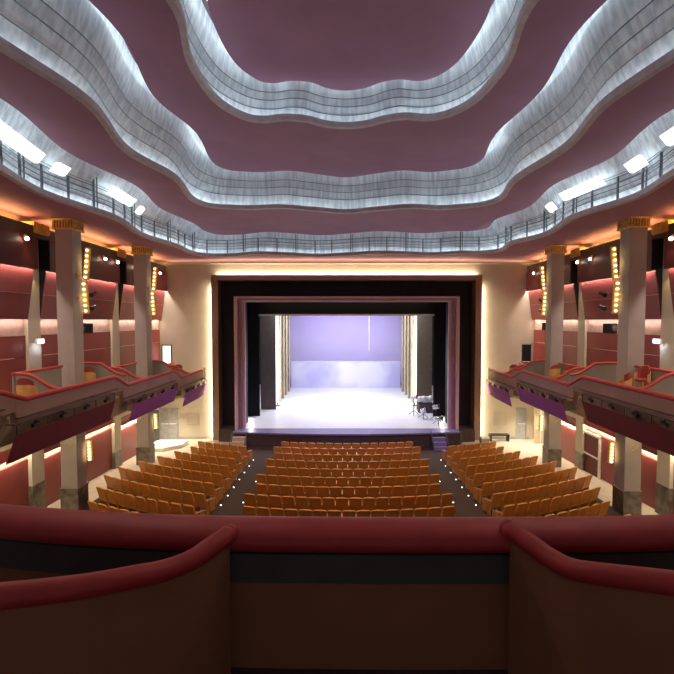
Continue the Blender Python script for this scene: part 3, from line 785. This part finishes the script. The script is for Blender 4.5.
# first black portal
tag(obj('stage_border', MB().box(-7.6, 32.9, 8.46, 7.6, 33.0, 10.2), M_blackcl), 'black border cloth across the top of the stage', 'curtain')
tag(obj('batten', MB().box(-6.42, 32.84, 8.33, 6.42, 32.9, 8.46).tube([(-6.4, 32.8, 8.40), (6.4, 32.8, 8.40)], .05, 8), M_batten), 'pale lit batten below the black border cloth', 'batten')
for s in (-1, 1):
    curtain('black_drape', s * 7.95, s * 6.42, 33.05, SZ, 8.6, M_blackcl, 'tall black leg panel at the %s front of the stage' % SIDE[s], group='black front legs')
    curtain('stage_wing', s * 6.80, s * 5.60, 35.5, SZ, 8.35, M_brcl if s < 0 else M_wingr, 'taupe wing panel on the left of the stage' if s < 0 else 'beige brown wing panel on the right of the stage, behind the draped load')
    for n, (y, xi) in enumerate(((38.6, 5.62), (40.6, 5.60), (42.6, 5.60), (44.6, 5.58))):
        curtain('stage_drape', s * (xi + 1.0), s * xi, y, SZ, 9.0, M_gauze, 'beige pleated side drape on the stage %s, %s from the front' % (SIDE[s], NTH[n]), folds=4, depth=.07, group='pleated side drapes')
    # lit white boom tubes standing in the wings
    t = thing('lighting_boom', 'tall bright vertical light strip in the %s wing' % SIDE[s], 'light', (s * 5.72, 37.2, SZ), 0, 'light strips in the wings')
    obj('pole', MB().cyl((0, 0, 0), (0, 0, 7.6), .04, 8).lathe([(.25, 0), (.25, .03), (.05, .05)], seg=14), M_steel, t)
    obj('light_strip', MB().box(-.11, -.10, .3, .11, -.05, 7.5), mat('boom_light_' + SIDE[s], (1, .96, .88), .5, emit=1.6), t)
tag(obj('stage_border', MB().box(-7.2, 35.6, 8.40, 7.2, 35.7, 10.2), M_blackcl), 'dark second border cloth behind the batten', 'curtain')
tag(obj('cyclorama', MB().box(-6.3, 49.3, SZ, 6.3, 49.4, 10), M_cyc), 'tall lavender backdrop at the rear of the stage', 'backdrop')
m = MB().box(-5.72, 47.0, SZ, 5.72, 47.08, 3.62)
bd = thing('low_backdrop', 'low pale blue translucent wall in front of the lavender backdrop', 'backdrop', (0, 0, 0))
obj('panel', m, M_cyc2, bd); obj('top_edge', MB().box(-5.72, 46.97, 3.62, 5.72, 47.1, 3.72), M_white, bd)
tag(obj('hanging_pole', MB().cyl((2.05, 40.0, 5.3), (2.05, 40.0, 9.6), .025, 6), M_white), 'thin pale pole hanging in front of the lavender backdrop', 'pole')
# stage equipment on the right
def floor_lamp(x, y, h, lab, white):
    t = thing('stage_lamp', lab, 'stage lamp', (x, y, SZ), 0)
    obj('stand', MB().cyl((0, 0, .03), (0, 0, h), .03, 8), M_blk, t)
    for k in range(3):
        a = k * 2.094 + .4
        obj('leg', MB().cyl((.0, .0, .35), (.42 * math.cos(a), .42 * math.sin(a), .02), .02, 6), M_blk, t)
    hd = obj('lamp_head', MB().tube([(-.16, .1, h + .05), (.1, -.08, h + .12), (.2, -.14, h + .15)], .15, 10), M_white if white else M_chrome, t)
    obj('barn_door', MB().box(.2, -.30, h + .02, .24, .02, h + .32), M_blk, hd)
    return t
floor_lamp(5.05, 33.4, 1.25, 'white headed lamp on a black stand at the right edge of the stage', True)
floor_lamp(5.55, 32.2, .5, 'low black lamp standing in front of the right wing', False)
floor_lamp(6.35, 31.7, .85, 'chrome lamp on a tripod before the right black leg', False)
floor_lamp(6.25, 30.3, .30, 'small lamp on the floor at the right end of the stage', False)
t = thing('draped_load', 'dark crate topped with crumpled white cloth in the right wing', 'crate', (6.1, 34.6, SZ))
obj('crate', MB().box(-.55, -.35, 0, .55, .35, .75), M_brcl, t, bevel=.03)
rr = random.Random(3); m = MB()
for k in range(9): m.ball((-.45 + k * .112, rr.uniform(-.2, .0), .92 + rr.uniform(0, .18)), .27, 8, 5, .85)
obj('white_cloth', m, M_white, t, smooth=True)
# stage steps
def steps(x, y, mt, lab, flip=1):
    t = thing('stage_steps', lab, 'steps', (x, y, .012)); w_ = .42
    for k in range(3): obj('step', MB().box(-w_, -.75 + k * .27, 0, w_, -.75 + (k + 1) * .27, .22 * (k + 1)), mt, t, bevel=.01)
    for q in (-1, 1):
        obj('handrail', MB().tube([(q * (w_ + .03), -.72, .0), (q * (w_ + .03), -.72, .45), (q * (w_ + .03), .05, 1.0), (q * (w_ + .03), .05, .0)], .02, 6), M_chrome if mt is M_wood else M_steel, t)
steps(-6.75, 28.0, M_soffit, 'small beige steps against the stage front on the left')
steps(5.75, 27.9, M_stagef, 'small dark steps against the stage front on the right')
t = thing('equipment_case', 'small white lidded case on the floor by the right of the proscenium', 'case', (8.85, 28.6, .0))
obj('case_body', MB().box(-.25, -.2, 0, .25, .2, .42), M_door, t, bevel=.02); obj('lid', MB().box(-.27, -.22, .42, .27, .22, .5), M_white, t)
t = thing('low_bench', 'low dark bench against the right front wall', 'bench', (10.1, 29.5, 0))
obj('bench_seat', MB().box(-.65, -.2, .38, .65, .2, .46), M_blk, t)
for a in (-1, 1): obj('leg', MB().box(a * .58 - .05, -.18, 0, a * .58 + .05, .18, .38), M_blk, t)

# ------------------------------------------------------------------ doors
def door(name, lab, x0, x1, z0, z1, y, leaves, mt, opened=False, lit=False, barh=1.0):
    m = MB(); f = .07
    m.box(x0 - f, y - .05, z0, x0, y + .02, z1 + f).box(x1, y - .05, z0, x1 + f, y + .02, z1 + f).box(x0 - f, y - .05, z1, x1 + f, y + .02, z1 + f)
    fr = struct(name, m, M_steel if lit else M_door, lab)
    if lit: obj('lit_opening', MB().box(x0, y - .01, z0, x1, y + .01, z1), M_lit, fr)
    if mt:
        w_ = (x1 - x0) / leaves
        for k in range(leaves):
            lf = obj('door_leaf', MB().box(x0 + k * w_ + .01, y - .03, z0, x0 + (k + 1) * w_ - .01, y + .01, z1), mt, fr)
            obj('push_bar', MB().box(x0 + k * w_ + .05, y - .09, z0 + barh, x0 + (k + 1) * w_ - .05, y - .04, z0 + barh + .06), M_white, lf)
    return fr
door('door_1', 'grey double door with white push bars at the left front corner', -12.5, -11.38, .02, 2.05, 29.97, 2, M_door)
door('door_2', 'grey door with white push bar at the right front corner', 11.46, 12.03, .02, 2.05, 29.97, 1, M_door)
door('door_3', 'bright open doorway high on the left front wall', -12.30, -11.75, 4.2, 6.30, 29.97, 1, None, lit=True)
door('door_4', 'dark doorway high on the right front wall', 11.70, 12.32, 4.2, 6.38, 29.97, 1, M_black)
for s in (-1, 1):
    # open leaf of the side doorway
    fr = struct('door_%d' % (5 if s < 0 else 6), MB().box(min(s * 12.5, s * 12.62), 26.5, 0, max(s * 12.5, s * 12.62), 26.62, 2.3).box(min(s * 12.5, s * 12.62), 28.88, 0, max(s * 12.5, s * 12.62), 29.0, 2.3).box(min(s * 12.5, s * 12.62), 26.5, 2.22, max(s * 12.5, s * 12.62), 29.0, 2.34), M_white, 'white frame of the open doorway on the %s side wall' % SIDE[s])
    lf = obj('door_leaf', MB().box(min(s * 12.15, s * 12.5), 28.78, .04, max(s * 12.15, s * 12.5), 28.83, 2.2), M_soffit if s > 0 else M_greenp, fr)
    obj('push_bar', MB().box(min(s * 12.2, s * 12.45), 28.7, 1.0, max(s * 12.2, s * 12.45), 28.75, 1.06), M_white, lf)
# white framed service doors in the right wall under the balcony
fr = struct('door_7', MB().box(12.40, 21.9, .1, 12.5, 22.0, 2.2).box(12.40, 23.45, .1, 12.5, 23.55, 2.2).box(12.40, 21.9, 2.12, 12.5, 23.55, 2.24).box(12.40, 21.9, 1.05, 12.5, 23.55, 1.12), M_white, 'white framed red door in the right wall under the balcony')
obj('door_leaf', MB().box(12.45, 22.0, .1, 12.49, 23.45, 2.12), M_redtop, fr)
# pale raised landing by the left doors
tag(obj('landing', MB().prism([(-12.3, 27.0), (-11.2, 27.0), (-10.3, 27.9), (-10.3, 28.9), (-12.3, 28.9)], lambda a, b, q: (a, b, q), 0, .22), M_white), 'white raised landing before the left front doors', 'landing')

# ------------------------------------------------------------------ camera side balcony front
fb = thing('front_balcony', 'red padded rail and dark parapet of the rear balcony in the foreground', 'balcony', (0, 3, 5.6))
def FB(name, mb, m_, par=None, **k):
    mb.xf(Matrix.Translation((0, -3, -5.6))); return obj(name, mb, m_, par or fb, **k)
ctrl = [(-4.4, 3.75), (-3.3, 3.36), (-2.4, 3.16), (-1.4, 3.04), (-.2, 3.0), (1.0, 3.0), (2.0, 3.03), (3.0, 3.16), (4.2, 3.5)]
rp = spline([(x, y, 6.50) for x, y in ctrl], 8)
FB('padded_rail', MB().tube(rp, .17, 16, ry=.095), M_pad, smooth=True)
def sheet(path, off, z0, z1, th):
    m = MB(); V = []; F = []; n = len(path)
    for p in path: V += [(p.x, p.y + off, z0), (p.x, p.y + off, z1), (p.x, p.y + off + th, z1), (p.x, p.y + off + th, z0)]
    for i in range(n - 1):
        for q in range(4): F.append((4 * i + q, 4 * i + (q + 1) % 4, 4 * i + 4 + (q + 1) % 4, 4 * i + 4 + q))
    F += [(0, 1, 2, 3), (4 * n - 4, 4 * n - 3, 4 * n - 2, 4 * n - 1)]
    return m.add(V, F)
FB('parapet', sheet(rp, 0.0, 5.1, 6.50, .12), M_parapet)
FB('lining', sheet(rp, -.06, 5.6, 6.30, .05), M_inner)
FB('upper_lining', sheet(rp, -.075, 6.20, 6.40, .05), M_greenp)
FB('trim_strip', sheet(rp, -.085, 6.40, 6.425, .07), M_blk)
for s in (-1, 1):
    if s < 0: q_ = [(-.95, 2.85, 6.555), (-1.0, 2.72, 6.56), (-1.07, 2.60, 6.545), (-1.18, 2.45, 6.56), (-1.28, 2.3, 6.61), (-1.5, 2.08, 6.68), (-2.1, 1.85, 6.74), (-3.2, 1.6, 6.76)]
    else: q_ = [(.92, 2.85, 6.585), (.98, 2.72, 6.57), (1.04, 2.60, 6.55), (1.10, 2.45, 6.565), (1.20, 2.3, 6.62), (1.45, 2.08, 6.70), (2.0, 1.85, 6.75), (3.1, 1.6, 6.77)]
    path = spline(q_, 5)
    m = MB(); V = []; F = []; n = len(path)
    for i, p in enumerate(path):
        d = (path[min(i + 1, n - 1)] - path[max(i - 1, 0)]); nn = Vector((-d.y, d.x, 0)).normalized() * .035
        V += [p - nn, p + nn, Vector((p.x + nn.x, p.y + nn.y, 5.6)), Vector((p.x - nn.x, p.y - nn.y, 5.6))]
    for i in range(n - 1):
        for q in range(4): F.append((4 * i + q, 4 * i + (q + 1) % 4, 4 * i + 4 + (q + 1) % 4, 4 * i + 4 + q))
    F += [(0, 1, 2, 3), (4 * n - 4, 4 * n - 3, 4 * n - 2, 4 * n - 1)]
    dv = FB('box_divider', m.add(V, F), M_inner)
    caps = [path[0] + (path[0] - path[1]).normalized() * .05] + list(path)
    FB('padded_top', MB().tube(caps, .062, 12, ry=.058).ball(caps[0], .06, 12, 8), M_pad, dv, smooth=True)
m = MB().box(-4.5, -1.5, 5.45, 4.5, 3.0, 5.6)
FB('box_floor', m, M_carpet)
